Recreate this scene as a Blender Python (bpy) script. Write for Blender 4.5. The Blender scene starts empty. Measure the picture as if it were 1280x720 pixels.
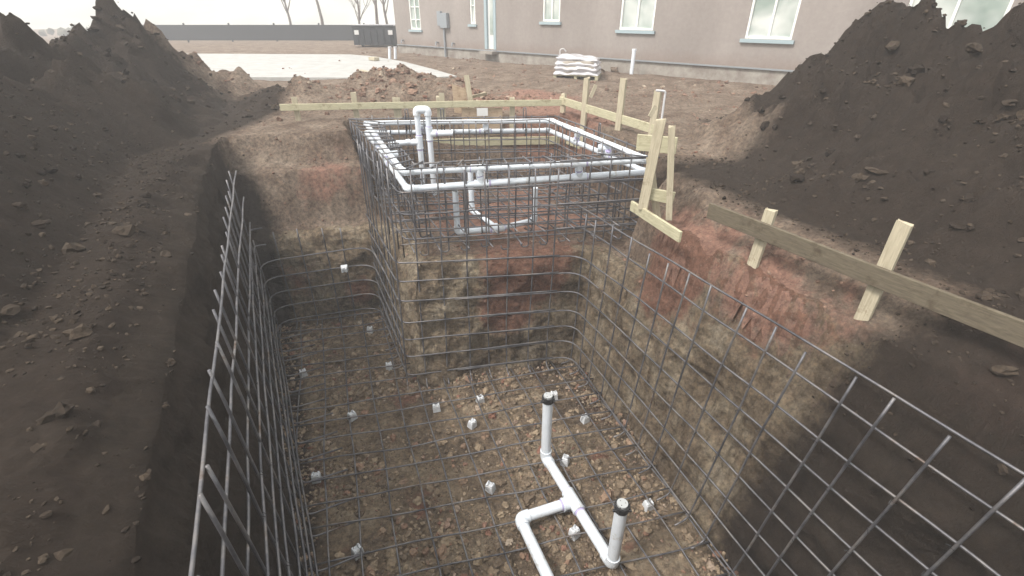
import bpy, bmesh, math, random
from mathutils import Vector, noise, Matrix
random.seed(7)
R = math.radians
sc = bpy.context.scene
COL = sc.collection

# ------------------------------------------------------------------ camera model (used to survey points on the photo)
F, PITCH, EYE = 600.0, R(30), Vector((0, 0, 1.6))
def ray(px, py):
    a, b = (px-640)/F, -(py-360)/F
    fw = Vector((0, math.cos(PITCH), -math.sin(PITCH))); up = Vector((0, math.sin(PITCH), math.cos(PITCH)))
    return fw + up*b + Vector((1, 0, 0))*a
def at_z(px, py, z):
    d = ray(px, py); t = (z-EYE.z)/d.z
    return EYE + d*t
def at_y(px, py, y):
    d = ray(px, py); return EYE + d*(y/d.y)

# ------------------------------------------------------------------ helpers
def tag(o, label=None, cat=None, group=None, kind=None):
    if label: o['label'] = label
    if cat: o['category'] = cat
    if group: o['group'] = group
    if kind: o['kind'] = kind
    return o
def thing(name, label, cat, loc=(0, 0, 0), rz=0, group=None):
    o = bpy.data.objects.new(name, None); COL.objects.link(o)
    o.location = loc; o.rotation_euler = (0, 0, rz); o.empty_display_size = .1
    return tag(o, label, cat, group)
def obj(name, bm, mat, parent=None, smooth=False):
    me = bpy.data.meshes.new(name); bm.to_mesh(me); bm.free()
    if smooth:
        me.polygons.foreach_set('use_smooth', [True]*len(me.polygons))
    me.materials.append(mat)
    o = bpy.data.objects.new(name, me); COL.objects.link(o)
    if parent: o.parent = parent
    return o
def add_box(bm, c, s, rot=None, bev=0.0):
    m = Matrix.Translation(c)
    if rot is not None: m = m @ (rot if isinstance(rot, Matrix) else Matrix.Rotation(rot, 4, 'Z'))
    r = bmesh.ops.create_cube(bm, size=1.0, matrix=m @ Matrix.Diagonal((s[0], s[1], s[2], 1)))
    if bev:
        es = list({e for v in r['verts'] for e in v.link_edges})
        bmesh.ops.bevel(bm, geom=es, offset=bev, segments=1, affect='EDGES')
def add_tube(bm, pts, r, n=6, caps=True):
    pts = [Vector(p) for p in pts]; rings = []
    prev = None
    for i, p in enumerate(pts):
        t = (pts[min(i+1, len(pts)-1)] - pts[max(i-1, 0)])
        t.normalize()
        if prev is None:
            a = Vector((0, 0, 1)) if abs(t.z) < .9 else Vector((1, 0, 0))
            u = t.cross(a).normalized()
        else:
            u = (prev - t*prev.dot(t)); 
            u = u.normalized() if u.length > 1e-6 else t.orthogonal().normalized()
        prev = u; w = t.cross(u)
        rr = r[i] if isinstance(r, (list, tuple)) else r
        rings.append([bm.verts.new(p + (u*math.cos(2*math.pi*k/n) + w*math.sin(2*math.pi*k/n))*rr) for k in range(n)])
    for a, b in zip(rings, rings[1:]):
        for k in range(n): bm.faces.new((a[k], a[(k+1) % n], b[(k+1) % n], b[k]))
    if caps:
        bm.faces.new(list(reversed(rings[0]))); bm.faces.new(rings[-1])
def fillet(pts, r, seg=5):
    pts = [Vector(p) for p in pts]; out = [pts[0]]
    for a, b, c in zip(pts, pts[1:], pts[2:]):
        d1, d2 = a-b, c-b
        k = min(r, d1.length*.48, d2.length*.48)
        if k < 1e-4: out.append(b); continue
        p, q = b + d1.normalized()*k, b + d2.normalized()*k
        for i in range(seg+1):
            t = i/seg
            out.append(p*(1-t)**2 + b*2*t*(1-t) + q*t*t)
    out.append(pts[-1]); return out
def subdiv(pts, step):
    out = [pts[0]]
    for a, b in zip(pts, pts[1:]):
        n = max(1, int((b-a).length/step))
        for i in range(1, n+1): out.append(a.lerp(b, i/n))
    return out
def wob(pts, amp, seed):
    return [p + Vector((noise.noise(p*1.3+Vector((seed, 0, 0))), noise.noise(p*1.3+Vector((0, seed, 5))), noise.noise(p*1.3+Vector((9, 0, seed)))))*amp for p in pts]
BAR = .0094
def rebar(name, pts, parent, fr=.06, amp=.016, r=BAR, mat=None):
    pts = fillet(pts, fr, 5)
    if name in ('lengthwise_bar', 'crosswise_bar'): r = .0088
    pts = wob(subdiv(pts, .22), amp, random.uniform(0, 90))
    bm = bmesh.new(); add_tube(bm, pts, r, 6)
    return obj(name, bm, mat or M['steel'], parent, True)
def fbm(p, o=4): return noise.fractal(p, 1.0, 2.0, o, noise_basis='PERLIN_ORIGINAL')

# ------------------------------------------------------------------ materials
M = {}
def mat(name, base=(.5, .5, .5), rough=.7, metal=0.0, spec=.5):
    m = bpy.data.materials.new(name); m.use_nodes = True
    b = m.node_tree.nodes['Principled BSDF']
    b.inputs['Base Color'].default_value = (*base, 1); b.inputs['Roughness'].default_value = rough
    b.inputs['Metallic'].default_value = metal; b.inputs['Specular IOR Level'].default_value = spec
    M[name] = m; return m, m.node_tree, b
def N(nt, t, **kw):
    n = nt.nodes.new(t)
    for k, v in kw.items():
        if k in n.inputs.keys(): n.inputs[k].default_value = v
        else: setattr(n, k, v)
    return n
def ntex(nt, co, scale, detail=6, rough=.6, dist=0.0):
    n = N(nt, 'ShaderNodeTexNoise', Scale=scale, Detail=detail, Roughness=rough, Distortion=dist)
    if co: nt.links.new(co, n.inputs['Vector'])
    return n.outputs['Fac']
def ramp(nt, fac, stops):
    n = N(nt, 'ShaderNodeValToRGB'); e = n.color_ramp.elements
    while len(e) < len(stops): e.new(.5)
    for x, (p, c) in zip(e, stops):
        x.position = p; x.color = (*c, 1) if len(c) == 3 else c
    nt.links.new(fac, n.inputs[0]); return n.outputs[0]
def mixc(nt, fac, a, b, mode='MIX'):
    n = N(nt, 'ShaderNodeMix', data_type='RGBA', blend_type=mode)
    for s, v in ((n.inputs[0], fac), (n.inputs[6], a), (n.inputs[7], b)):
        if isinstance(v, bpy.types.NodeSocket): nt.links.new(v, s)
        elif isinstance(v, tuple): s.default_value = (*v, 1)
        else: s.default_value = v
    return n.outputs[2]
def math_(nt, op, a, b=0.0):
    n = N(nt, 'ShaderNodeMath', operation=op)
    for s, v in ((n.inputs[0], a), (n.inputs[1], b)):
        if isinstance(v, bpy.types.NodeSocket): nt.links.new(v, s)
        else: s.default_value = v
    return n.outputs[0]
def bump(nt, b, h, strength, dist, prev=None):
    n = N(nt, 'ShaderNodeBump', Strength=strength, Distance=dist); nt.links.new(h, n.inputs['Height'])
    if prev: nt.links.new(prev, n.inputs['Normal'])
    if b: nt.links.new(n.outputs[0], b.inputs['Normal'])
    return n.outputs[0]
def pos(nt, scale=None):
    g = N(nt, 'ShaderNodeTexCoord').outputs['Object']
    if scale:
        m = N(nt, 'ShaderNodeMapping'); m.inputs['Scale'].default_value = scale
        nt.links.new(g, m.inputs['Vector']); return m.outputs[0]
    return g

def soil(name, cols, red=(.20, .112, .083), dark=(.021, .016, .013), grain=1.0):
    m, nt, b = mat(name, rough=.95, spec=.15)
    p = pos(nt)
    c = ramp(nt, ntex(nt, p, 2.2, 8, .65, .4), [(.3, cols[0]), (.45, cols[1]), (.55, cols[2]), (.68, cols[3])])
    c2 = ramp(nt, ntex(nt, p, 19, 9, .78), [(.32, (.36, .34, .33)), (.5, (.95, .95, .95)), (.66, (1.5, 1.42, 1.32))])
    c = mixc(nt, 1.0, c, c2, 'MULTIPLY')
    if name == 'soil_wall':   # scrape marks left by the bucket, running down the cut
        ps = pos(nt, (9, 9, .9))
        sc_n = ntex(nt, ps, 1.6, 6, .7, .6)
        c = mixc(nt, 1.0, c, ramp(nt, sc_n, [(.32, (.62, .58, .54)), (.5, (1, 1, 1)), (.7, (1.25, 1.22, 1.15))]), 'MULTIPLY')
    at = N(nt, 'ShaderNodeAttribute', attribute_name='red').outputs['Fac']
    def edge(att, sc_, k, lo, hi):
        q_ = math_(nt, 'ADD', att, math_(nt, 'MULTIPLY', math_(nt, 'SUBTRACT', ntex(nt, p, sc_, 9, .75), .5), k))
        mr = N(nt, 'ShaderNodeMapRange'); mr.inputs[1].default_value = lo; mr.inputs[2].default_value = hi; nt.links.new(q_, mr.inputs[0]); return mr.outputs[0]
    rn = edge(at, 4, 2.0, .38, .80)
    rc = mixc(nt, ntex(nt, p, 11, 5, .7), red, tuple(x*1.7 for x in red))
    rc = mixc(nt, .8, rc, c2, 'MULTIPLY')
    c = mixc(nt, rn, c, rc)
    ad = N(nt, 'ShaderNodeAttribute', attribute_name='side_shade_and_damp').outputs['Fac']  # painted side shade, plus the damp foot of the walls
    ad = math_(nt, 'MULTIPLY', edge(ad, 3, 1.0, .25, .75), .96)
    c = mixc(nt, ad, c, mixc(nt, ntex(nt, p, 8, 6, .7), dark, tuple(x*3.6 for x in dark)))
    # light crumbs
    v = N(nt, 'ShaderNodeTexVoronoi', Scale=46*grain); nt.links.new(p, v.inputs['Vector'])
    vn = N(nt, 'ShaderNodeTexWhiteNoise'); nt.links.new(v.outputs['Color'], vn.inputs['Vector'])
    cr = math_(nt, 'GREATER_THAN', vn.outputs['Value'], .86)
    cr = math_(nt, 'MULTIPLY', cr, math_(nt, 'LESS_THAN', v.outputs['Distance'], .38))
    cr = math_(nt, 'MULTIPLY', cr, math_(nt, 'MULTIPLY', math_(nt, 'SUBTRACT', 1.0, ad), .25))
    c = mixc(nt, cr, c, (.42, .36, .29))
    nt.links.new(c, b.inputs['Base Color'])
    n1 = bump(nt, None, ntex(nt, p, 8, 12, .78), 1.0, .10)
    if name == 'soil_wall': n1 = bump(nt, None, sc_n, .9, .05, n1)
    bump(nt, b, ntex(nt, p, 55*grain, 6, .8), 1.0, .02, n1)
    return m
TAN = [(.13, .10, .078), (.235, .18, .13), (.32, .25, .18), (.43, .355, .265)]
WALL = [(.15, .115, .082), (.26, .207, .152), (.335, .28, .21), (.45, .39, .31)]
YARD = [(.15, .108, .083), (.23, .175, .138), (.28, .22, .175), (.35, .285, .23)]
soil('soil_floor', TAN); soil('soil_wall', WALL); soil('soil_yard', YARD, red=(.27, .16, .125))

m, nt, b = mat('steel', (.17, .17, .175), .5, .55)
p = pos(nt)
nt.links.new(ramp(nt, ntex(nt, p, 3.5, 5, .7), [(.34, (.08, .08, .09)), (.5, (.15, .15, .165)), (.6, (.22, .21, .21)), (.7, (.12, .08, .058))]), b.inputs['Base Color'])
bump(nt, b, ntex(nt, p, 160, 2), .4, .003)
mat('wire', (.05, .05, .055), .5, .6)
m, nt, b = mat('pvc', (.7, .76, .84), .32)
p = pos(nt)
nt.links.new(ramp(nt, ntex(nt, p, 7, 6, .7), [(.27, (.40, .36, .31)), (.36, (.60, .62, .64)), (.42, (.71, .77, .84)), (.7, (.77, .83, .91))]), b.inputs['Base Color'])
m, nt, b = mat('pvc_old', (.6, .6, .62), .5)
mat('rubber', (.02, .02, .022), .5)
m, nt, b = mat('capgrey', (.42, .44, .45), .5)
mat('glue', (.46, .42, .66), .35)
def wood(name, a, c, sc_=(2, 2, 30)):
    m, nt, b = mat(name, rough=.75, spec=.25)
    p = pos(nt, sc_)
    col = ramp(nt, ntex(nt, p, 3, 8, .65, .8), [(.3, a), (.5, tuple((x+y)/2 for x, y in zip(a, c))), (.7, c)])
    q = pos(nt)
    col = mixc(nt, 1.0, col, ramp(nt, ntex(nt, q, 5, 7, .7), [(.28, (.38, .30, .24)), (.46, (1, 1, 1))]), 'MULTIPLY')
    nt.links.new(col, b.inputs['Base Color'])
    bump(nt, b, ntex(nt, p, 6, 6), .35, .006)
wood('pine', (.36, .34, .23), (.56, .53, .38), (3, 3, 26))
wood('pine_shaded', (.09, .075, .055), (.17, .145, .105), (3, 3, 26))  # pine copy with shade put into its colour, for the right side
wood('stake_wood', (.34, .30, .22), (.55, .50, .38), (28, 28, 2))
wood('plywood', (.34, .25, .18), (.48, .38, .27), (3, 3, 20))
m, nt, b = mat('concrete', (.42, .42, .41), .9)
p = pos(nt); nt.links.new(ramp(nt, ntex(nt, p, 2.5, 8, .7), [(.3, (.34, .34, .33)), (.7, (.48, .48, .47))]), b.inputs['Base Color'])
bump(nt, b, ntex(nt, p, 60, 5), .3, .01)
m, nt, b = mat('block', (.5, .51, .53), .9)
p = pos(nt); nt.links.new(ramp(nt, ntex(nt, p, 18, 6, .7), [(.28, (.30, .28, .25)), (.42, (.58, .61, .65)), (.7, (.74, .77, .82))]), b.inputs['Base Color'])
bump(nt, b, ntex(nt, p, 90, 4), .5, .004)
m, nt, b = mat('stucco', (.3, .24, .22), .92, spec=.2)
p = pos(nt, (1, 1, .35)); q = pos(nt)
c = ramp(nt, ntex(nt, p, .8, 7, .6), [(.3, (.258, .23, .216)), (.7, (.335, .302, .286))])
sx_ = N(nt, 'ShaderNodeSeparateXYZ'); nt.links.new(q, sx_.inputs[0])
mr_ = N(nt, 'ShaderNodeMapRange'); mr_.inputs[1].default_value = .95; mr_.inputs[2].default_value = .4
nt.links.new(math_(nt, 'ADD', sx_.outputs[2], math_(nt, 'MULTIPLY', ntex(nt, q, 2.5, 8, .75), .55)), mr_.inputs[0])
c = mixc(nt, math_(nt, 'MULTIPLY', mr_.outputs[0], .75), c, (.22, .16, .13))
c = mixc(nt, 1.0, c, ramp(nt, ntex(nt, q, 9, 6, .7), [(.3, (.9, .9, .9)), (.7, (1.06, 1.06, 1.06))]), 'MULTIPLY')
nt.links.new(c, b.inputs['Base Color']); bump(nt, b, ntex(nt, q, 45, 5, .8), .5, .012)
m, nt, b = mat('foundation', (.3, .28, .26), .95)
p = pos(nt); nt.links.new(ramp(nt, ntex(nt, p, 3, 7, .7), [(.3, (.18, .15, .13)), (.65, (.36, .34, .31))]), b.inputs['Base Color'])
mat('shadow_dark', (.02, .02, .02), .8)
mat('frame_white', (.82, .84, .82), .45)
mat('frame_blue', (.33, .42, .46), .5)
m, nt, b = mat('glass', (.40, .46, .44), .06, .0, .8); b.inputs['Coat Weight'].default_value = .8; b.inputs['Coat Roughness'].default_value = .03
nt.links.new(ramp(nt, ntex(nt, pos(nt), .9, 3, .5, .2), [(.36, (.24, .31, .28)), (.5, (.45, .50, .48)), (.62, (.64, .67, .65))]), b.inputs['Base Color'])  # pale and greenish reflections painted into the pane colour
mat('door_white', (.66, .68, .68), .4)
mat('curtain', (.55, .53, .46), .8)
m, nt, b = mat('roofing', (.11, .10, .095), .95)
bump(nt, b, ntex(nt, pos(nt), 20, 4), .5, .02)
mat('meter_grey', (.28, .31, .34), .45, .2)
m, nt, b = mat('dumpster_black', (.018, .022, .03), .5)
nt.links.new(ramp(nt, ntex(nt, pos(nt), 5, 6, .7), [(.35, (.018, .022, .03)), (.62, (.035, .04, .05)), (.75, (.09, .065, .05))]), b.inputs['Base Color'])
mat('sticker', (.7, .7, .7), .5)
mat('blackfence', (.035, .038, .045), .7)
m, nt, b = mat('film', (.62, .62, .66), .22); b.inputs['Coat Weight'].default_value = .5
bump(nt, b, ntex(nt, pos(nt, (1, 1, 3)), 12, 5, .7, 1.0), .8, .03)
mat('bag', (.42, .38, .33), .8)
m, nt, b = mat('bark', (.12, .09, .075), .95)
bump(nt, b, ntex(nt, pos(nt, (4, 4, .6)), 10, 4), .6, .02)
mat('scrub', (.10, .095, .06), .95)
def rockmat(name, a, c, x=1):
    m, nt, b = mat(name, rough=.95, spec=.15)
    p = pos(nt)
    # colour differs from clod to clod: geometry island random
    g = N(nt, 'ShaderNodeNewGeometry')
    col = ramp(nt, g.outputs['Random Per Island'], [(0, a), (.4, tuple((x+y)/2 for x, y in zip(a, c))), (.8, c), (.93, (.22, .12, .09) if x else c), (1, (.44, .38, .31) if x else c)])
    col = mixc(nt, 1.0, col, ramp(nt, ntex(nt, p, 40, 5, .7), [(.3, (.6, .6, .6)), (.7, (1.25, 1.2, 1.15))]), 'MULTIPLY')
    nt.links.new(col, b.inputs['Base Color']); bump(nt, b, ntex(nt, p, 90, 5, .7), .6, .008)
rockmat('clod', (.13, .10, .076), (.34, .275, .20)); rockmat('clod_shaded', (.022, .017, .014), (.07, .055, .043), 0); rockmat('clod_red', (.15, .10, .08), (.29, .20, .155))  # the dark copy carries painted shade for the side banks

# ------------------------------------------------------------------ the excavation: plan
FLOOR, LEDGE = -2.65, -1.0
base = [Vector(v) for v in ((2.56, .6), (.93, 5.38), (-1.18, 4.84), (-1.95, 6.6), (-3.75, 6.1), (-.97, .6))]
top = [Vector(v) for v in ((3.09, .6), (.98, 5.40), (-1.17, 5.0), (-1.93, 6.72), (-3.95, 6.2), (-1.15, .6))]
spa = [Vector(v) for v in ((-1.17, 5.0), (.98, 5.40), (1.80, 5.62), (1.0, 8.80), (-2.62, 8.32))]
def seg_d(p, a, b):
    ab = b-a; t = max(0, min(1, (p-a).dot(ab)/ab.length_squared)); return (p-(a+ab*t)).length
def sdist(p, poly):
    ins = False; best = 1e9; be = 0; n = len(poly)
    for i in range(n):
        a, b = poly[i], poly[(i+1) % n]
        d = seg_d(p, a, b)
        if d < best: best, be = d, i
        if (a.y > p.y) != (b.y > p.y) and p.x < (b.x-a.x)*(p.y-a.y)/(b.y-a.y)+a.x: ins = not ins
    return (-best if ins else best), be
def smooth(a, b, x):
    t = max(0, min(1, (x-a)/(b-a))); return t*t*(3-2*t)
def ridge(p, a, b, w, h, seed):
    d = seg_d(p, Vector(a), Vector(b))
    d += .35*w*fbm(Vector((p.x*.8, p.y*.8, seed)), 3)
    t = max(0, 1-d/w)
    return h*(t**1.15 if t > 0 else 0)
HEAPS = [((-3.7, .2), (-5.3, 4.8), 1.75, 1.45, 1), ((-6.6, 6.8), (-7.4, 10.5), 2.0, 1.3, 2), ((4.9, 1.6), (4.3, 6.4), 1.7, 1.5, 3),  # these three side heaps are added to cover the bright background
         ((-4.6, 9.9), (-1.35, 10.35), .95, .36, 4), ((-1.9, 11.4), (-3.4, 11.6), .9, .40, 14), ((-.9, 10.1), (.3, 10.2), .7, .10, 5)]
def grade(x, y):
    p = Vector((x, y)); v3 = Vector((x, y, 0))
    r = math.hypot(x, y)
    h = .035*fbm(v3*1.1, 5) + .012*fbm(v3*7, 3)
    if r > 30: h = h*max(.2, 1-(r-30)/60) - .021*max(0, r-34)
    # wheel ruts running along the house
    s = (x*.7+y*.7)
    if 10.5 < y < 26 and r < 30: h += .035*math.sin((x+y)*2.2 + 1.5*fbm(v3*.3, 2))*smooth(10.5, 12, y)
    for a, b, w, hh, sd in HEAPS:
        k = ridge(p, a, b, w, hh, sd)
        if k > 0: h += k*(1+.34*fbm(v3*2.6, 6)) + (.16*abs(noise.noise(v3*2.3)) + .09*abs(noise.noise(v3*6)) + .05*fbm(v3*10, 3))*min(1, k*3)*min(1, .25+hh/2)
    return h
def h_top(x, y):
    g = grade(x, y)
    if abs(x) > 7 or y > 11 or y < -2: return g
    p = Vector((x, y)); v = Vector((x, y, 3.3))
    n = .085*fbm(v*3.5, 6) + .05*abs(noise.noise(v*7)) 
    ds, _ = sdist(p, spa)
    hs = LEDGE + .03*fbm(v*4, 4) if ds < 0 else LEDGE + .0 + ds*5.5
    if ds > 0 and n: hs += n*min(1, ds*5)
    d, e = sdist(p, top); d = max(d, 0); d0 = d; d += n*.6
    if e == 0:
        d -= .55*(1-smooth(0, 1.3, (p-top[1]).length)); d = max(d, 0)
        hl = LEDGE + .12*smooth(0, .1, d) + .58*smooth(.05, .26, d) + .3*smooth(.3, .75, d)
    elif e in (2, 3):
        hl = -1.28 + .1*smooth(0, .35, d) + .75*smooth(.3, .52, d) + .45*smooth(.6, 1.6, d)
    elif e == 4: hl = -.22 + .22*smooth(0, .5, d)
    elif e == 1: hl = LEDGE
    else: hl = 0
    if e != 1: hl += max(0, d0-.8)*1.1
    return min(g, hs, hl + .5*n) if e != 1 else min(g, hs)
def redness(x, y, z):
    v = Vector((x, y, z)); r = 0
    def blob(c, rad): return max(0, 1-(v-Vector(c)).length/rad)
    r += 1.6*blob((1.75, 4.3, -.6), .9) + 1.2*blob((2.15, 3.2, -.35), .8) + 1.0*blob((2.9, 2.0, -.3), .7)
    r += 1.35*blob((.25, 5.15, -1.2), .7) + 1.2*blob((-.1, 5.2, -1.75), .45)
    r += 1.3*blob((0, 6.8, -1.0), 2.1)
    r += 1.8*blob((.9, 8.7, 0), 1.3) + 1.8*blob((.2, 10.6, 0), 1.7) + .35*blob((-2.0, 10.4, .2), 1.8) + 1.0*blob((-2.6, 7.0, -.6), .8)
    r +=  .9*blob((-3.3, 6.3, -1.9), .6) + 1.2*blob((-2.4, 6.6, -2.2), .4)
    return min(1.2, max(0, r*(1+.8*fbm(v*1.8, 4)) ))
def side_shade(x, y, z):
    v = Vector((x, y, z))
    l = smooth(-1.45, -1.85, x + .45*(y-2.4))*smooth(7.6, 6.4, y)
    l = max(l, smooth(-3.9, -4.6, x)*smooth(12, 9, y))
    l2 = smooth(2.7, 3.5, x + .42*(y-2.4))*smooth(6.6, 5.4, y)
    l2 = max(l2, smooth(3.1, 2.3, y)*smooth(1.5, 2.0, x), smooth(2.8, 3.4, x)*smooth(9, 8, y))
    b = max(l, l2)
    # shade painted into the soil colour toward both sides of the view
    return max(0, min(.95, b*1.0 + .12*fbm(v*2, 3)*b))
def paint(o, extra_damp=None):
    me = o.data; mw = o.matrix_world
    a = me.attributes.new('red', 'FLOAT', 'POINT'); d = me.attributes.new('side_shade_and_damp', 'FLOAT', 'POINT')
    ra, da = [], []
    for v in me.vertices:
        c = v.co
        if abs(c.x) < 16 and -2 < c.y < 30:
            ra.append(redness(*c)); dd = side_shade(*c)
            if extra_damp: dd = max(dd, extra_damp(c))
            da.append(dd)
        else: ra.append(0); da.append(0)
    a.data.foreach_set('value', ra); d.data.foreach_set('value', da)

# ground: one sheet to the horizon, with the pit left out
def lines(lo, hi, st, far):
    a = []; x = lo
    while x <= hi+1e-6: a.append(x); x += st
    s = st; x = a[-1]
    while x < far: s *= 1.16; x += s; a.append(x)
    s = st; x = lo; pre = []
    while x > -far: s *= 1.16; x -= s; pre.append(x)
    return pre[::-1]+a
xs, ys = lines(-6.5, 6.5, .05, 600), lines(-.6, 12.0, .05, 600)
bm = bmesh.new(); grid = []
for y in ys:
    row = []
    for x in xs:
        if abs(x) < 7 and -1 < y < 9:
            sd, _ = sdist(Vector((x, y)), top)
            if sd < -.12: row.append(None); continue
            if sd < .05: row.append(False); continue
        row.append(bm.verts.new((x, y, h_top(x, y))))
    grid.append(row)
for j in range(len(ys)-1):
    for i in range(len(xs)-1):
        q = (grid[j][i], grid[j][i+1], grid[j+1][i+1], grid[j+1][i])
        if all(q): bm.faces.new(q)
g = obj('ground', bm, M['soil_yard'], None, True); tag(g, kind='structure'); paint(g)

# cut earth walls (a ribbon round the pit, with a lip lying on the ground)
def sample(poly_b, poly_t, step):
    out = []; n = len(poly_b)
    for i in range(n):
        a, b, c, d = poly_b[i], poly_b[(i+1) % n], poly_t[i], poly_t[(i+1) % n]
        k = max(1, int((b-a).length/step))
        for s in range(k): out.append((a.lerp(b, s/k), c.lerp(d, s/k), i))
    return out
rib = sample(base, top, .035)
n = len(rib)
# soften plan corners
def soften(pts, it):
    for _ in range(it): pts = [(pts[i-1]+pts[i]*2+pts[(i+1) % len(pts)])/4 for i in range(len(pts))]
    return pts
bs, ts = soften([r[0] for r in rib], 8), soften([r[1] for r in rib], 8)
bm = bmesh.new(); cols = []
NZ = 62
for i in range(n):
    tb, tt = bs[i], ts[i]
    d = (bs[(i+2) % n]-bs[i-2]).normalized(); out = Vector((d.y, -d.x))
    if sdist(tb+out*.05, base)[0] < 0: out = -out
    zt = h_top(tt.x+out.x*.06, tt.y+out.y*.06)
    col = []
    for k in range(NZ+1):
        t = k/NZ; z = (FLOOR-.06)*(1-t)+zt*t
        f = (z-FLOOR)/(-1.0-FLOOR); xy = tb.lerp(tt, min(1.15, f) if rib[i][2] in (0, 1, 2, 3) else t)
        v = Vector((xy.x, xy.y, z))
        dsp = .085*fbm(v*1.6, 3) + .03*abs(noise.noise(v*4.5)) - .03*smooth(.25, .0, abs(noise.noise(v*2.1))) + .03*fbm(v*6, 5) + .018*abs(noise.noise(Vector((v.x*11, v.y*11, v.z*2.0)))) + .014*fbm(v*24, 2)
        dsp -= .10*math.exp(-(z-FLOOR)/.10)           # crumbled foot
        dsp = dsp*(1-.75*smooth(.9, 1, t)) + (.05*smooth(.9, 1, t))
        col.append(bm.verts.new((xy.x+out.x*dsp, xy.y+out.y*dsp, z)))
    tp = col[-1].co.copy()
    for s in (.08, .16, .26):
        x, y = tp.x+out.x*s, tp.y+out.y*s
        col.append(bm.verts.new((x, y, h_top(x, y)+(.014 if s < .2 else -.03))))
    cols.append(col)
for i in range(n):
    a, b_ = cols[i], cols[(i+1) % n]
    for k in range(len(a)-1): bm.faces.new((a[k], b_[k], b_[k+1], a[k+1]))
bmesh.ops.recalc_face_normals(bm, faces=bm.faces)
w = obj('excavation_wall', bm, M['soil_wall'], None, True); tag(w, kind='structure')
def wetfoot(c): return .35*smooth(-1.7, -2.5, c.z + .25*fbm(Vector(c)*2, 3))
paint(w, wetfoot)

def floor_h(x, y):
    v = Vector((x, y, 1.1))
    e = -sdist(Vector((x, y)), base)[0]
    return FLOOR + .035*fbm(v*1.5, 4) + .022*fbm(v*9, 4) + .09*math.exp(-max(0, e)/.09)
bm = bmesh.new(); rows = []
nx, ny = 210, 190
for j in range(ny):
    y = .3 + j*.035
    rows.append([bm.verts.new((-4.2+i*.036, y, floor_h(-4.2+i*.036, y))) for i in range(nx)])
for j in range(ny-1):
    for i in range(nx-1): 
        q = (rows[j][i], rows[j][i+1], rows[j+1][i+1], rows[j+1][i])
        c = (q[0].co+q[2].co)/2
        if sdist(Vector((c.x, c.y)), base)[0] < .16: bm.faces.new(q)
bmesh.ops.delete(bm, geom=[v for v in bm.verts if not v.link_faces], context='VERTS')
f = obj('pit_floor', bm, M['soil_floor'], None, True); tag(f, kind='structure')
def redfloor(o):
    me = o.data; a = me.attributes['red'].data
    for v, d in zip(me.vertices, a):
        c = v.co; d.value = max(d.value, .9*max(0, fbm(Vector((c.x*1.6, c.y*1.6, 7)), 4)-.15)*1.6)
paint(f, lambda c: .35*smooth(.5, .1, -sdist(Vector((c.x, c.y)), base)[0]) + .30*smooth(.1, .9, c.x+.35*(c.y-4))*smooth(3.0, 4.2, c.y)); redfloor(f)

# ------------------------------------------------------------------ clods and stones
ICO = {}
for sub in (1, 2):
    b0 = bmesh.new(); bmesh.ops.create_icosphere(b0, subdivisions=sub, radius=1)
    ICO[sub] = ([v.co.copy() for v in b0.verts], [[v.index for v in f.verts] for f in b0.faces]); b0.free()
def add_rock(V, Fc, c, s, sub=1, flat=.7):
    vs, fs = ICO[sub]; o = len(V); sd = Vector((random.uniform(0, 99), random.uniform(0, 99), random.uniform(0, 99)))
    rot = Matrix.Rotation(random.uniform(0, 6.3), 3, 'Z') @ Matrix.Rotation(random.uniform(-.5, .5), 3, 'X')
    ax = Vector((random.uniform(.7, 1.3), random.uniform(.7, 1.2), flat*random.uniform(.7, 1.2)))
    for v in vs:
        k = s*(1 + .8*noise.noise(v*1.4+sd) + (.2*noise.noise(v*3.1+sd) if sub > 1 else 0))
        V.append(rot @ Vector((v.x*ax.x*k, v.y*ax.y*k, v.z*ax.z*k)) + c)
    for q in fs: Fc.append([i+o for i in q])
def rocks(name, spots, m, label):
    V, Fc = [], []
    for c, s in spots: add_rock(V, Fc, c, s, 2 if s > .03 else 1)
    me = bpy.data.meshes.new(name); me.from_pydata(V, [], Fc); me.materials.append(M[m])
    o = bpy.data.objects.new(name, me); COL.objects.link(o)
    return tag(o, label, 'clods', None, 'stuff')
sp = []
while len(sp) < 13000:
    x, y = random.uniform(-3.8, 2.4), random.uniform(1.7, 6.6)
    sd = sdist(Vector((x, y)), base)[0]
    if sd > -.02: continue
    dens = .35 + .9*noise.noise(Vector((x*1.3, y*1.3, 4))) + .7*math.exp(sd/.2)
    if random.random() > dens: continue
    s = .005+.020*random.random()**3 + (.034*random.random()**12)
    sp.append((Vector((x, y, floor_h(x, y)+s*.25)), s))
rocks('loose_clods', sp, 'clod', 'crumbled tan and brown earth clods strewn over the pit floor')
sp = []
while len(sp) < 3800:
    x, y = random.uniform(-6, 6), random.uniform(2, 12)
    p = Vector((x, y)); sd, e = sdist(p, top)
    if sd < .05: continue
    ds = sdist(p, spa)[0]
    if ds > 0 and noise.noise(Vector((x, y, 8))) < -.05 and sd > 1: continue
    s = .006+.022*random.random()**3
    sp.append((Vector((x, y, h_top(x, y)+s*.25)), s))
shaded = [q for q in sp if side_shade(*q[0]) > .3]; sp = [q for q in sp if side_shade(*q[0]) <= .3]
rocks('bank_clods', sp, 'clod_red', 'reddish crumbled clods lying on the banks and ledge above the pit')
sp = []
while len(sp) < 1500:
    k = random.random()**1.5
    x, y = random.uniform(-7, 9), 11+14*k
    s = .01+.045*random.random()**3
    sp.append((Vector((x, y, h_top(x, y)+s*.2)), s))
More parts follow.
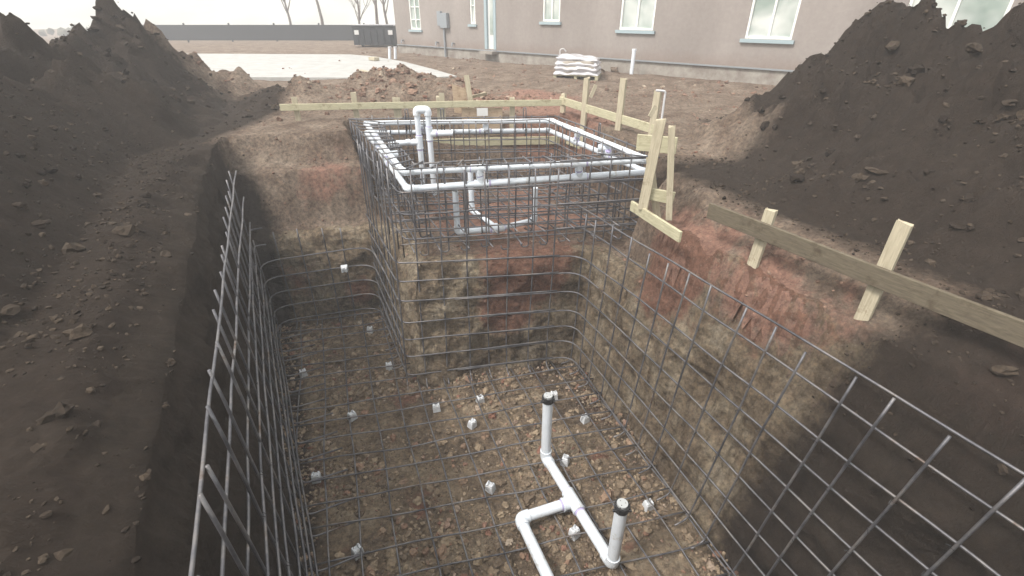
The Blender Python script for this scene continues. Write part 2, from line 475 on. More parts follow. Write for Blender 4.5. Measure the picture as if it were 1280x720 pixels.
for a, b, w_, hh, sd_ in HEAPS:
    for _ in range(1500 if hh > 1 else 500):
        t = random.random(); c = Vector(a).lerp(Vector(b), t) + Vector((random.gauss(0, w_*.5), random.gauss(0, w_*.4)))
        if sdist(c, top)[0] < .1: continue
        s = .006+.03*random.random()**3+.06*random.random()**14
        sp.append((Vector((c.x, c.y, h_top(c.x, c.y)+s*.2)), s))
shaded += [q for q in sp if side_shade(*q[0]) > .3]; sp = [q for q in sp if side_shade(*q[0]) <= .3]
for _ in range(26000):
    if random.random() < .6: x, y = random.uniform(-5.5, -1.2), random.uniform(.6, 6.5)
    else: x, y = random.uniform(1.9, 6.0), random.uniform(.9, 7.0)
    if sdist(Vector((x, y)), top)[0] < .04 or side_shade(x, y, -.2) < .35: continue
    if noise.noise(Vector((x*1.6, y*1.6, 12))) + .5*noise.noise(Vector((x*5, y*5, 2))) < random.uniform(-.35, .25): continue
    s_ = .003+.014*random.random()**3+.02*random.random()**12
    shaded.append((Vector((x, y, h_top(x, y)+s_*.1)), s_))
rocks('shaded_clods', shaded, 'clod_shaded', 'dark lumps of earth with painted-in shade on the side banks and added heaps')
rocks('yard_clods', sp, 'clod_red', 'brown lumps of earth scattered over the yard and the added heaps')
# larger stones one can pick out on the pit floor
for px, py, s, lab in ((655, 449, .03, 'x'),):
    pass
for (px, py, s, lab) in ((553, 690, .055, 'large tan lump of earth at the bottom edge, left of the elbow pipe'),
                         (516, 690, .045, 'tan angular stone near the bottom left, right of the nearest white block'),
                         (758, 622, .06, 'brownish rounded stone beside the cap of the nearest standing pipe'),
                         (606, 545, .04, 'tan stone in the middle of the floor just right of a spacer block'),
                         (579, 556, .045, 'pale tan stone left of the middle of the floor mat'),
                         (600, 590, .045, 'tan stone just above the spacer block in the middle of the floor'),
                         (505, 600, .035, 'small tan stone in the left part of the floor mat'),
                         (806, 650, .035, 'flat tan stone at the right below the spacer block near the wall')):
    c = at_z(px, py, FLOOR+.02); V, Fc = [], []; add_rock(V, Fc, Vector((0, 0, .3*s)), s, 2, .75)
    me = bpy.data.meshes.new('stone'); me.from_pydata(V, [], Fc); me.materials.append(M['clod'])
    o = bpy.data.objects.new('stone', me); COL.objects.link(o); o.location = (c.x, c.y, floor_h(c.x, c.y))
    tag(o, lab, 'stone', 'larger stones lying on the pit floor')

# ------------------------------------------------------------------ rebar
def ties(pts, parent):
    bm = bmesh.new()
    for p in pts:
        a = random.uniform(0, 6.3); u = Vector((math.cos(a), math.sin(a), random.uniform(-.6, .6))).normalized()
        q = [p + u*.014*math.cos(k) + Vector((0, 0, 1)).cross(u)*.014*math.sin(k) + Vector((0, 0, .010*math.sin(k*1.3))) for k in (0, 1.3, 2.6, 3.9, 5.2)]
        q.append(q[-1] + u*random.uniform(.015, .035) + Vector((0, 0, random.uniform(-.02, .02))))
        add_tube(bm, q, .0022, 4)
    o = obj('tie_wire', bm, M['wire'], parent); o['kind'] = 'stuff'

# wall cage plan: offset 9 cm in front of the earth, following it
def cage_pt(kind, z):
    """plan corner points of the pool wall cage at height z"""
    f = (z+2.45)/2.3
    NR = Vector((2.42, .7, z)).lerp(Vector((2.86, .7, z)), min(1, f*1.6))
    C = Vector((.80, 5.20, z)).lerp(Vector((.86, 5.27, z)), min(1, f))
    A = Vector((-1.345, 4.76, z)).lerp(Vector((-1.36, 5.12, z)), f)
    B = Vector((-2.10, 6.46, z)).lerp(Vector((-2.12, 6.6, z)), f)
    L = Vector((-3.55, 6.02, z)); NL = Vector((-.82, .7, z)).lerp(Vector((-.98, .7, z)), min(1, f))
    return dict(NR=NR, C=C, A=A, B=B, L=L, NL=NL)[kind]
pool = thing('rebar_cage', 'tied steel bar cage lining the earth walls of the deep pit', 'rebar cage')
levels = [-2.46, -2.20, -1.96, -1.72, -1.45, -1.20, -.96]
tiepts = []
for i, z in enumerate(levels):
    P = {k: cage_pt(k, z + random.uniform(-.012, .012)) for k in ('NR', 'C', 'A', 'B', 'L', 'NL')}
    if i % 2: M1, M2 = P['C'].lerp(P['A'], .55), P['A'].lerp(P['B'], .35)
    else: M1, M2 = P['C'].lerp(P['A'], .7), P['A'].lerp(P['B'], .5)
    off = Vector((0, 0, .016))
    rebar('horizontal_bar', [P['NR'], P['C'], M1], pool, .2)
    rebar('horizontal_bar', [P['C'].lerp(P['A'], .12)+off, P['A']+off, P['A'].lerp(P['B'], .99)+off], pool, .11, .01)
    if z < -1.3: rebar('horizontal_bar', [M2, P['B'], P['L'], P['NL']], pool, .28)
    else: rebar('horizontal_bar', [P['B'].lerp(P['L'], .9), P['L'], P['NL']], pool, .28)
# upper horizontals running on along the right bank
for z in (-.72, -.48):
    f = (z+.72)/.24
    rebar('horizontal_bar', [Vector((3.0+.1*f, .7, z)), Vector((1.02, 5.2, z)), Vector((.55, 6.3, z-.05))], pool, .3)
for z in (-.85, -.5, -.15):
    rebar('horizontal_bar', [Vector((-3.5, 6.0, z)), Vector((-1.02, .7, z))], pool, .3)
def wall_bars(a, b, step, inward, zt, tilt=0, skip=0, foot=.45):
    n_ = int((cage_pt(b, -2)-cage_pt(a, -2)).length/step)
    for k in range(skip, n_+1):
        t = (k+.3*random.random())/n_ if n_ else 0
        lo = cage_pt(a, FLOOR+.1).lerp(cage_pt(b, FLOOR+.1), min(1, t)); hi = cage_pt(a, zt).lerp(cage_pt(b, zt), min(1, t))
        hi = hi + Vector((random.uniform(-.02, .02), 0, random.uniform(-.03, .06)))
        iw = Vector((inward[0], inward[1], 0)); lo2 = lo - iw*.015; hi2 = hi - iw*.015
        rebar('vertical_bar', [lo2+iw*foot, lo2, hi2], pool, .08, .012)
        for z in levels:
            if z < zt: tiepts.append(lo.lerp(hi, (z-FLOOR-.1)/(zt-FLOOR-.1)))
wall_bars('NR', 'C', .27, (-.9, -.42), -.42, foot=.15)
wall_bars('C', 'A', .245, (.24, -.97), .10, skip=1, foot=.15)
wall_bars('A', 'B', .26, (-.9, -.4), .10, skip=1, foot=.15)
wall_bars('B', 'L', .3, (.25, -.96), -1.1, skip=1, foot=.15)
wall_bars('L', 'NL', .3, (.9, .42), -.12, skip=1)
ties(tiepts, pool)

# floor mat
mat_ = thing('rebar_mat', 'square grid of steel bars laid over the pit floor on spacer blocks', 'rebar mat')
ZM = FLOOR+.095
VPx = 392
tiep = []
def clip(a, b, poly, m=.06):
    """keep the part of the line inside the polygon"""
    ts_ = [i/200 for i in range(201) if sdist(a.lerp(b, i/200).xy, poly)[0] < -m]
    return (a.lerp(b, ts_[0]), a.lerp(b, ts_[-1])) if len(ts_) > 3 else None
long_, trans = [], []
yd = math.atan((VPx-640)/(F/math.cos(PITCH)))
ld = Vector((math.sin(yd), math.cos(yd), 0)); td = Vector((math.sin(R(77.1)), math.cos(R(77.1)), 0))
o0 = at_z(448, 640, ZM)
pr = Vector((ld.y, -ld.x, 0))
for k in range(-9, 14):
    c = o0 + pr*(.295*k + random.uniform(-.02, .02))
    s = clip(c-ld*6, c+ld*8, base)
    if s: long_.append(s)
o1 = at_z(640, 690, ZM); pt = Vector((-td.y, td.x, 0))
for k in range(-6, 16):
    c = o1 + pt*(.285*k + random.uniform(-.02, .02))
    a = random.uniform(-.012, .012); t2 = Vector((td.x*math.cos(a)-td.y*math.sin(a), td.x*math.sin(a)+td.y*math.cos(a), 0))
    s = clip(c-t2*7, c+t2*7, base)
    if s: trans.append(s)
for a, b in long_: rebar('lengthwise_bar', [a, b], mat_, amp=.03)
for a, b in trans: rebar('crosswise_bar', [a+Vector((0, 0, .014)), b+Vector((0, 0, .014))], mat_, amp=.03)
for a, b in long_:
    for c, d in trans:
        # plan intersection
        r1, r2 = (b-a).xy, (d-c).xy; den = r1.x*r2.y-r1.y*r2.x
        if abs(den) < 1e-6: continue
        e = (c-a).xy; t = (e.x*r2.y-e.y*r2.x)/den; u = (e.x*r1.y-e.y*r1.x)/den
        if 0 < t < 1 and 0 < u < 1 and random.random() < .75: tiep.append(a.lerp(b, t)+Vector((0, 0, .01)))
ties(tiep, mat_)

# spa: raised cage round the pipe loops
ZU, ZL = .05, -.13
ring = [at_z(504, 215, ZU), at_z(810, 200, ZU), at_z(690, 151, ZU), at_z(457, 154, ZU)]
ctr = sum(ring, Vector())/4
def off(q, d, z):          # outward (+) / inward (-) offset of a plan quad
    out = []
    for i in range(4):
        a, b, c = q[i-1], q[i], q[(i+1) % 4]
        e1, e2 = (b-a).normalized(), (c-b).normalized()
        n1, n2 = Vector((e1.y, -e1.x, 0)), Vector((e2.y, -e2.x, 0))
        k = d/(1+n1.dot(n2)); p = b + (n1+n2)*k; out.append(Vector((p.x, p.y, z)))
    return out
spac = thing('rebar_cage', 'raised steel bar basket around the white pipe loops above the ledge', 'rebar cage')
outer = off(ring, .085, 0); outer[3] += Vector((-.17, .02, 0)); inner = off(ring, -.16, 0)
for z in (.10, -.16, -.42, -.74):
    q = [Vector((p.x, p.y, z)) for p in outer]
    rebar('hoop_bar', [q[1], q[0], q[3], q[2]], spac, .10, .012)
    rebar('hoop_bar', [q[2]+Vector((0, 0, .015)), q[1]+Vector((0, 0, .015)), q[1].lerp(q[0], .4)+Vector((0, 0, .015))], spac, .10, .012)
for z in (.095, -.20, -.40, -.58):
    q = [Vector((p.x, p.y, z)) for p in inner]
    rebar('hoop_bar', q+[q[0]], spac, .08, .012)
tp = []
for s in range(4):
    a, b = outer[s], outer[(s+1) % 4]; c, d = inner[s], inner[(s+1) % 4]
    nn = int((b-a).length/.25)
    for k in range(nn):
        t = (k+.5)/nn
        o_, i_ = a.lerp(b, t), c.lerp(d, t); iw = (i_-o_).normalized()
        J = random.uniform(-.03, .03)
        if s: # outer bar comes up out of the ledge and loops over into the inner one
            rebar('upright_bar', [Vector((o_.x, o_.y, LEDGE-.02)), Vector((o_.x, o_.y, .12+J)), ], spac, .05, .01)
        # inner bar with a hooked foot turned into the spa floor
        if s == 0:
            h_ = o_.lerp(i_, .22) + (b-a).normalized()*.10
            rebar('hooked_bar', [Vector((h_.x, h_.y, .11+J)), Vector((h_.x, h_.y, -.95+J)), Vector((h_.x, h_.y, -.96+J))-(b-a).normalized()*.085+Vector((0, 0, .01)), Vector((h_.x, h_.y, -.90+J))-(b-a).normalized()*.10], spac, .05, .008)
        rebar('hooked_bar', [Vector((i_.x, i_.y, .11+J)), Vector((i_.x, i_.y, -.86+J)), Vector((i_.x, i_.y, -.88+J))+iw*.2], spac, .07, .01)
        for z in (.1, -.18, -.42): tp.append(Vector((o_.x, o_.y, z)))
for t, s in ((.15, 2), (.55, 2), (.12, 1), (.5, 1), (.72, 2)):
    a, b = outer[s], outer[(s+1) % 4]; p = a.lerp(b, t); e = (b-a).normalized()*.022
    rebar('loop_bar', [p-e+Vector((0, 0, -.2)), p-e+Vector((0, 0, .24)), p+e+Vector((0, 0, .24)), p+e+Vector((0, 0, -.1))], spac, .022, .0)
for k in range(11):        # beam links crossing from outer to inner face at the top, front
    t = (k+.4)/11; rebar('beam_link', [outer[0].lerp(outer[1], t)+Vector((0, -.01, .115)), inner[0].lerp(inner[1], t)+Vector((0, .02, .11))], spac, .02, .006)
for k in range(12):
    t = (k+.4)/12; rebar('beam_link', [outer[3].lerp(outer[0], t)+Vector((-.01, 0, .115)), inner[3].lerp(inner[0], t)+Vector((.02, 0, .11))], spac, .02, .006)
ties(tp, spac)
smat = thing('rebar_mat', 'steel bar grid lying over the red earth ledge below the white pipe loops', 'rebar mat')
fl = [Vector((p.x, p.y, 0)) for p in off(ring, .12, 0)]
for zz in (-.86, -.70):
    for k in range(10):
        t = (k+.5)/10+random.uniform(-.01, .01)
        rebar('lengthwise_bar', [fl[0].lerp(fl[1], t)+Vector((0, -.05, zz)), fl[3].lerp(fl[2], t)+Vector((0, 0, zz))], smat, .03, .03)
    for k in range(9):
        t = (k+.5)/9+random.uniform(-.01, .01)
        rebar('crosswise_bar', [fl[0].lerp(fl[3], t)+Vector((0, 0, zz+.015)), fl[1].lerp(fl[2], t)+Vector((0, 0, zz+.015))], smat, .03, .03)

# ------------------------------------------------------------------ spacer blocks
def spacer(loc, rz, s=1, tilt=0):
    bm = bmesh.new()
    add_box(bm, (0, 0, .037), (.078, .07, .075), None, .004)
    for v in bm.verts:
        k = 1-.16*(v.co.z/.075); v.co.x *= k; v.co.y *= k
        v.co += Vector((noise.noise(v.co*30+Vector(loc)), noise.noise(v.co*31), 0))*.003
    # groove for the bar and the small concrete ridges on each side of it
    for sx in (-1, 1): add_box(bm, (sx*.022, 0, .081), (.018, .05, .014), None, .003)
    root = thing('spacer_block', 'x', 'concrete block', loc, rz)
    root.rotation_euler = (tilt, 0, rz); root.scale = (s, s, s)
    obj('block', bm, M['block'], root)
    bm = bmesh.new()
    add_tube(bm, [(-.012, .0, .075), (-.02, .006, .10), (0, .012, .112), (.02, .006, .10), (.012, 0, .075)], .0016, 5)
    obj('tie_wire', bm, M['wire'], root)
    return root
SP = [((546, 514), .3, 'grey spacer block on the floor below the earth column, leftmost of its three'),
      ((590, 533), .9, 'pale spacer block below the earth column, second from the left of it'),
      ((613, 612), -.5, 'pale blue-grey spacer block in the middle of the floor, left of the tee pipe'),
      ((731, 525), .5, 'grey spacer block on the floor between the far standing pipe and the right wall'),
      ((692, 499), .2, 'grey spacer block just behind the top of the far standing pipe'),
      ((706, 581), 1.2, 'grey spacer block right of the elbow at the foot of the far standing pipe'),
      ((718, 670), .7, 'grey spacer block inside the bend of the white tee, left of the main pipe'),
      ((809, 634), .4, 'grey spacer block at the foot of the right earth wall beside the nearest pipe'),
      ((448, 694), .8, 'bright white spacer block at the bottom left of the floor mat'),
      ((463, 415), .1, 'grey spacer block on the far left of the floor below the back earth wall'),
      ((487, 461), .4, 'bluish spacer block at the foot of the cage corner on the left'),
      ((441, 524), .9, 'dull grey spacer block at the left edge of the floor mat'),
      ((600, 503), .6, 'dull earth-stained spacer block close under the face of the earth column'),
      ((380, 470), .6, 'grey spacer block on the dark floor left of the cage corner, farther out'),
      ((396, 600), .2, 'grey spacer block low on the dark floor beside the left earth wall')]
for (px, py), rz, lab in SP:
    c = at_z(px, py, FLOOR)
    o = spacer((c.x, c.y, floor_h(c.x, c.y)), rz, 1.2, random.uniform(-.12, .12)); o['label'] = lab; o['group'] = 'concrete spacer blocks under the floor mat'
w0 = cage_pt('B', -1.72).lerp(cage_pt('L', -1.72), .28); 
o = spacer((w0.x, w0.y+.02, -1.73), .25, 1.3, R(90)); o['label'] = 'white spacer block wedged between back wall bars and earth on the left'; o['group'] = 'concrete spacer blocks under the floor mat'

# ------------------------------------------------------------------ plumbing
def pipe(name, pts, r, parent, fr=0, mat_n='pvc', n=16):
    pts = [Vector(p) for p in pts]
    if fr: pts = fillet(pts, fr, 6)
    bm = bmesh.new(); add_tube(bm, pts, r, n); o = obj(name, bm, M[mat_n], parent, True)
    m_ = o.modifiers.new('edge', 'EDGE_SPLIT'); m_.split_angle = R(50); return o
def elbow(p, a, b, r, parent, L=None):
    """fitting at p with sockets towards a and b"""
    p, a, b = Vector(p), Vector(a), Vector(b); L = L or r*2.1
    u, v = (a-p).normalized()*L, (b-p).normalized()*L
    pipe('elbow', [p+u, p+v*0+u*.35 if False else p+u*.5] + [p+u*.25*(1-t)+v*.25*t for t in (.25, .5, .75)] + [p+v*.5, p+v], r*1.17, parent)
def tee(p, axis, br, r, parent):
    p, axis, br = Vector(p), Vector(axis).normalized(), Vector(br).normalized(); L = r*2.3
    bm = bmesh.new(); add_tube(bm, [p-axis*L, p+axis*L], r*1.2, 16); add_tube(bm, [p, p+br*L], r*1.19, 16)
    for s in (-1, 1): add_tube(bm, [p+axis*s*(L-.004), p+axis*s*(L-.018)], r*1.27, 16)
    add_tube(bm, [p+br*(L-.016), p+br*(L-.002)], r*1.26, 16)
    for d_ in (axis, -axis, br):
        q_ = p+d_*L; u_ = d_.orthogonal()
        pipe('primer_band', [q_+d_*.001, q_+d_*(.012+.014*random.random())], r*1.025, parent, 0, 'glue')
    o = obj('tee', bm, M['pvc'], parent, True); m_ = o.modifiers.new('edge', 'EDGE_SPLIT'); m_.split_angle = R(50)
def glue(p, axis, r, parent):
    pass
RP = .037
loops = thing('pipe_loops', 'double ring of white plastic water pipe tied inside the raised bar basket', 'plumbing', (0, 0, 0))
for z, d in ((ZU, 0), (ZL, .0)):
    q = off(ring, d, z)
    if z == ZL: q = [at_z(509, 236, ZL), at_z(808, 215, ZL), at_z(686, 163, ZL), at_z(458, 166, ZL)]
    for i in range(4):
        a, b = q[i], q[(i+1) % 4]; e = (b-a).normalized()
        pipe('pipe', [a+e*.03, b-e*.03], RP, loops)
    for i in range(4): elbow(q[i], q[i-1], q[(i+1) % 4], RP, loops)
    if z == ZU: QU = q
    else: QL = q
def lerp2(Q, s, t): return Q[s].lerp(Q[(s+1) % 4], t)
for s, t in ((0, .29), (0, .70), (1, .33), (1, .66), (2, .35), (2, .70), (3, .35), (3, .62)):
    a, b = lerp2(QU, s, t), lerp2(QL, s, t); ax = QU[(s+1) % 4]-QU[s]
    tee(b, ax, a-b, RP, loops); 
    if (s, t) in ((0, .29), (0, .70), (1, .66), (3, .35)):
        tee(a, ax, b-a, RP, loops); pipe('connector_pipe', [a, b], RP*.98, loops)
    else:
        inw = (ctr-a); inw.z = 0; inw.normalize()
        # jet body: short stub pointing into the spa with a collar
        j = thing if False else None
        pipe('jet_body', [b+Vector((0, 0, RP)), b+Vector((0, 0, .09)), b+Vector((0, 0, .10))+inw*.02], RP*1.15, loops, .03)
        pipe('jet_nozzle', [b+Vector((0, 0, .095)), b+Vector((0, 0, .095))+inw*.14], RP*1.35, loops)
# front air line and the small pipe running to the left
RT = .043
tw = thing('riser_pair', 'pair of white upright pipes joined by a rounded bend at the far left', 'plumbing')
bl, br_ = at_z(527, 205, -.95), at_z(540, 208, -.95)
bl = at_y(527, 205, 7.55); br_ = at_y(540, 205, 7.55)
xl, xr = bl.x, br_.x
pipe('riser', [(xl, 7.55, -.95), (xl, 7.55, .27)], RT, tw); pipe('riser', [(xr, 7.55, -1.0), (xr, 7.55, .27)], RT, tw)
pipe('return_bend', [(xl, 7.55, .24), (xl, 7.55, .32), (xr, 7.55, .32), (xr, 7.55, .24)], RT*1.34, tw, .05)
for xx in (xl, xr):
    tee((xx, 7.55, -.03 if xx == xr else -.16), (0, 0, 1), (1 if xx == xr else -1, .1, 0), RT, tw)
pipe('branch_pipe', [(xr, 7.55, -.03), (xr+.35, 7.6, -.03)], RT, tw)
pipe('branch_pipe', [(xl, 7.55, -.16), (xl-.35, 7.5, -.16)], RT, tw)
stp = thing('pipe_stub', 'short open white pipe lying level at the far left inside the basket', 'plumbing')
a = at_y(486, 181, 7.0); b_ = at_y(508, 178, 7.1)
pipe('pipe', [a, b_], RP, stp); pipe('collar', [b_, b_+(b_-a).normalized()*.05], RP*1.2, stp); 
u = thing('drain_pipe', 'U-shaped run of white pipe with upright ends standing on the spa ledge', 'plumbing')
p1, p2 = at_z(572, 290, -.80), at_z(668, 275, -.80)
pm = at_z(622, 286, -.80)
def up(p, z): return Vector((p.x, p.y, z))
pipe('upright_pipe', [p1, up(p1, -.27)], RP, u); pipe('upright_pipe', [p2, up(p2, -.36)], RP*.95, u)
pipe('pipe', [p1, pm], RP, u); pipe('pipe', [pm, p2], RP*.95, u)
elbow(p1, up(p1, 0), pm, RP, u); elbow(p2, up(p2, 0), pm, RP, u); tee(pm, p2-p1, Vector((-.3, 1, 0)), RP, u)
p3 = at_z(590, 263, -.82)
pipe('pipe', [pm, p3], RP, u); pipe('upright_pipe', [p3, up(p3, -.2)], RP, u); elbow(p3, up(p3, 0), pm, RP, u)
for p_ in (up(p1, -.27),): pipe('cap', [p_, p_+Vector((0, 0, .02))], RP*.9, u, 0, 'capgrey')

RD = .051
dr = thing('drain_pipe', 'white floor pipe with a tee, an elbow and two capped uprights, on the pit floor', 'plumbing')
ZP = FLOOR+.15
d0, d1, d2 = at_z(682, 571, ZP), at_z(765, 704, ZP), at_z(713, 628, ZP)
d2 = d0.lerp(d1, (d2-d0).length/(d1-d0).length); d3 = at_z(650, 648, ZP); d4 = at_z(686, 724, ZP); d5 = d4+(d4-d3)*1.2
pipe('pipe', [d0, d2], RD, dr); pipe('pipe', [d2, d1], RD, dr); pipe('pipe', [d2, d3], RD, dr); pipe('pipe', [d3, d5], RD, dr)
elbow(d0, up(d0, 0), d1, RD, dr, .1); elbow(d1, up(d1, 0), d0, RD, dr, .1); elbow(d3, d2, d4, RD, dr, .09); tee(d2, d1-d0, d3-d2, RD, dr)
for p_, px, py in ((d0, 684, 497), (d1, 777, 632)):
    tp_ = at_y(px, py, p_.y)
    tp_ = Vector((p_.x*.6+tp_.x*.4, p_.y, tp_.z))
    pipe('upright_pipe', [p_, tp_], RD, dr)
    c = pipe('test_cap', [tp_-Vector((0, 0, .045)), tp_+Vector((0, 0, .012))], RD*1.16, dr, 0, 'rubber')
    pipe('clamp_screw', [tp_+Vector((-.075, -.03, -.02)), tp_+Vector((.07, -.03, -.02))], .012, c, 0, 'rubber', 8)
    pipe('cap_disc', [tp_+Vector((0, 0, .013)), tp_+Vector((0, 0, .032))], RD*.85, c, 0, 'capgrey')
    bm = bmesh.new()
    for k in range(3): add_tube(bm, [tp_+Vector((.02*math.cos(k*2.1), .02*math.sin(k*2.1), .03)), tp_+Vector((.055*math.cos(k*2.1), .055*math.sin(k*2.1), .015)), tp_+Vector((.065*math.cos(k*2.1), .065*math.sin(k*2.1), -.035))], .006, 5)
    obj('strap', bm, M['rubber'], c)

# ------------------------------------------------------------------ timber forms
def plank(name, a, b, w_, t_, parent, m_='pine', up_=Vector((0, 0, 1))):
    a, b = Vector(a), Vector(b); L = (b-a).length; x = (b-a).normalized(); y = up_.cross(x).normalized(); z = x.cross(y)
    bm = bmesh.new(); add_box(bm, (0, 0, 0), (L, t_, w_), None, .004)
    bmesh.ops.subdivide_edges(bm, edges=[e for e in bm.edges if abs((e.verts[0].co-e.verts[1].co).x) > L*.8], cuts=8)
    mx = Matrix((x, y, z)).transposed().to_4x4(); mx.translation = (a+b)/2
    # local mesh, so that the grain runs with the length
    sd = random.uniform(0, 50)
    for v in bm.verts:
        v.co += Vector((0, noise.noise(Vector((v.co.x*.8, sd, 0)))*.015, noise.noise(Vector((v.co.x*.7, sd, 9)))*.010))
    o = obj(name, bm, M[m_], None); o.matrix_world = mx
    o.parent = parent
    return o
def stake(base_p, top_p, parent, w_=.085, t_=.038, rz=0, point=True, name='stake'):
    a, b = Vector(base_p), Vector(top_p); L = (b-a).length; z = (b-a).normalized()
    x = Vector((math.cos(rz), math.sin(rz), 0)); y = z.cross(x).normalized(); x = y.cross(z)
    bm = bmesh.new(); add_box(bm, (0, 0, L/2), (w_, t_, L), None, .003)
    for v in bm.verts:
        if v.co.z > L*.9: v.co.z += v.co.x*random.uniform(-.35, .35) + random.uniform(-.008, .008)
    o = obj(name, bm, M['stake_wood'], None); mx = Matrix((x, y, z)).transposed().to_4x4(); mx.translation = a
    o.matrix_world = mx; o.parent = parent; return o
YB = 8.55
bf = thing('timber_form', 'rough pine board form on stakes along the far side of the pipe basket', 'formwork')
A1, A2 = at_y(350, 134, 8.35), at_y(702, 123, 8.85)
A1.z = A2.z = .22
plank('board', A1, A2, .105, .025, bf)
B1, B2 = A1.copy(), A2.copy(); B1.z = B2.z = -.42; 
plank('lower_board', B1+Vector((0, -.01, 0)), B2+Vector((0, -.01, 0)), .14, .025, bf)
dA = (A2-A1).normalized()
for px, h in ((445, .42), (496, .34), (548, .34), (552, .40), (640, .30), (374, .36)):
    p = at_y(px, 130, 8.6)
    t = (p.x-A1.x)/(A2.x-A1.x); q = A1.lerp(A2, t)
    stake((q.x, q.y+.05, -.75), (q.x+random.uniform(-.02, .02), q.y+.06, h), bf, .09 if px != 496 else .13, .03, .15)
pw = thing('plywood_offcut', 'small tan plywood offcut standing behind the far board beside a leaning slat', 'plywood')
q0 = at_y(566, 103, 9.1); q1 = at_y(582, 103, 9.1)
bm = bmesh.new()
vs = [(q0.x, 9.1, -.1), (q1.x+.03, 9.08, -.1), (q1.x+.0, 9.08, .44), (q1.x-.05, 9.08, .42), (q0.x+.02, 9.1, .47), (q0.x-.02, 9.1, .50)]
f1 = [bm.verts.new(v) for v in vs]; f2 = [bm.verts.new((v[0], v[1]+.016, v[2])) for v in vs]
bm.faces.new(f1); bm.faces.new(f2[::-1])
for i in range(6): bm.faces.new((f1[i], f1[(i+1) % 6], f2[(i+1) % 6], f2[i]))
bmesh.ops.recalc_face_normals(bm, faces=bm.faces)
obj('panel', bm, M['plywood'], pw)
slat = thing('leaning_slat', 'thin pale slat with a broken tip leaning beside the plywood offcut', 'timber')
s0, s1 = at_y(591, 124, 9.0), at_y(583, 95, 9.05); stake(s0-Vector((0, 0, .3)), s1, slat, .09, .02, .1, name='slat')
for (a_, b_, yy, lab) in (((590, 121), (608, 117), 9.2, 'pale wedge of scrap wood lying on the dirt behind the far board'),
                          ((738, 122), (745, 106), 8.3, 'pale splintered slat leaning against the first tall stake of the right form'),
                          ((812, 146), (819, 133), 6.7, 'pale splintered slat leaning by the tallest stake of the right form')):
    o = thing('wood_scrap', lab, 'timber')
    stake(at_y(*a_, yy), at_y(*b_, yy+.03), o, .06, .015, .2, name='slat')
# plywood panels of the far form
pan = thing('plywood_form', 'stained plywood sheet facing the earth behind the far side of the pipe basket', 'formwork')
pa, pb = at_y(577, 135, 8.72), at_y(628, 134, 8.8)
plank('panel', Vector((pa.x, 8.70, -.08)), Vector((pb.x, 8.76, -.08)), .46, .016, pan, 'plywood')
note = at_y(603, 139, 8.69)
bm = bmesh.new(); add_box(bm, (note.x, 8.672, note.z-.01), (.19, .004, .13), .12); obj('paper_sheet', bm, M['sticker'], pan)
# right form
rf = thing('timber_form', 'long pale pine board form with tall stakes along the right side of the basket', 'formwork')
C1, C2 = at_z(700, 121, .27), at_z(819, 157, .22)
plank('board', C1-Vector((0, 0, .055)), C2-Vector((0, 0, .055)), .125, .03, rf)
plank('lower_board', Vector((C1.x, C1.y, -.42)), Vector((C2.x, C2.y, -.42)), .14, .03, rf)
for px, py in ((733, 97), (779, 99), (822, 114), (760, 118), (783, 100)):
    pass
for px, top_py, back in ((733, 97, .16), (779, 99, .12), (822, 114, .20), (704, 118, .05)):
    # find the board point below that pixel
    best = min((abs((640+F*(C1.lerp(C2, t/50).x)/(C1.lerp(C2, t/50).y*math.cos(PITCH)+(EYE.z-.2)*math.sin(PITCH)))-px), t/50) for t in range(51))[1]
    q = C1.lerp(C2, best)+Vector((.10, .05, 0))*1.0
    tp_ = at_y(px, top_py, q.y)
    stake((tp_.x, q.y, -.45), (tp_.x+.01, q.y, tp_.z), rf, .105, .045, -.9)
# nearer form on the right bank with tall leaning stakes
nf = thing('timber_form', 'short board and cluster of tall leaning stakes at the near right corner of the basket', 'formwork')
D1 = at_y(789, 257, 4.75); D2 = at_y(851, 296, 3.95)
plank('board', D1, D2, .105, .03, nf)
def st_px(x0, y0, x1, y1, yy, w_, rz, dy=0): stake(at_y(x0, y0, yy), at_y(x1, y1, yy+dy), nf, w_, .035, rz)
st_px(803, 262, 826, 150, 4.55, .095, -.4)
st_px(836, 275, 840, 158, 4.4, .06, -.3)
st_px(822, 275, 812, 196, 4.62, .07, .5)
E1, E2 = at_y(795, 182, 5.2), at_y(817, 184, 5.15)
plank('cleat', at_y(796, 178, 4.9), at_y(846, 182, 4.72), .16, .03, nf, 'pine')
plank('lower_cleat', at_y(806, 240, 4.6), at_y(843, 247, 4.5), .12, .03, nf, 'pine')
# form going on toward the viewer along the right bank
rn = thing('timber_form', 'board form with painted-in shade and stakes running on along the right bank toward the viewer', 'formwork')
G1, G2 = Vector((1.75, 4.05, .06)), Vector((3.75, .4, .08))
plank('board', G1, G2, .14, .03, rn, 'pine_shaded'); 
for t in (.12, .34, .56, .8):
    q = G1.lerp(G2, t)+Vector((.05, .03, 0)); stake((q.x, q.y, -.5), (q.x+random.uniform(0, .05), q.y, .32+random.uniform(-.1, .15)), rn, .09, .04, -1.0)
# pale pipes and conduit stub behind the right form
st = thing('pipe_stub', 'thin bent grey pipe with a white tip standing behind the right board', 'plumbing')
pa = at_y(828, 145, 6.6); pb = at_y(832, 114, 6.6); pc = at_y(820, 113, 6.6)
pipe('pipe', [pa-Vector((0, 0, .4)), pb, pc], .014, st, .03, 'pvc_old'); 

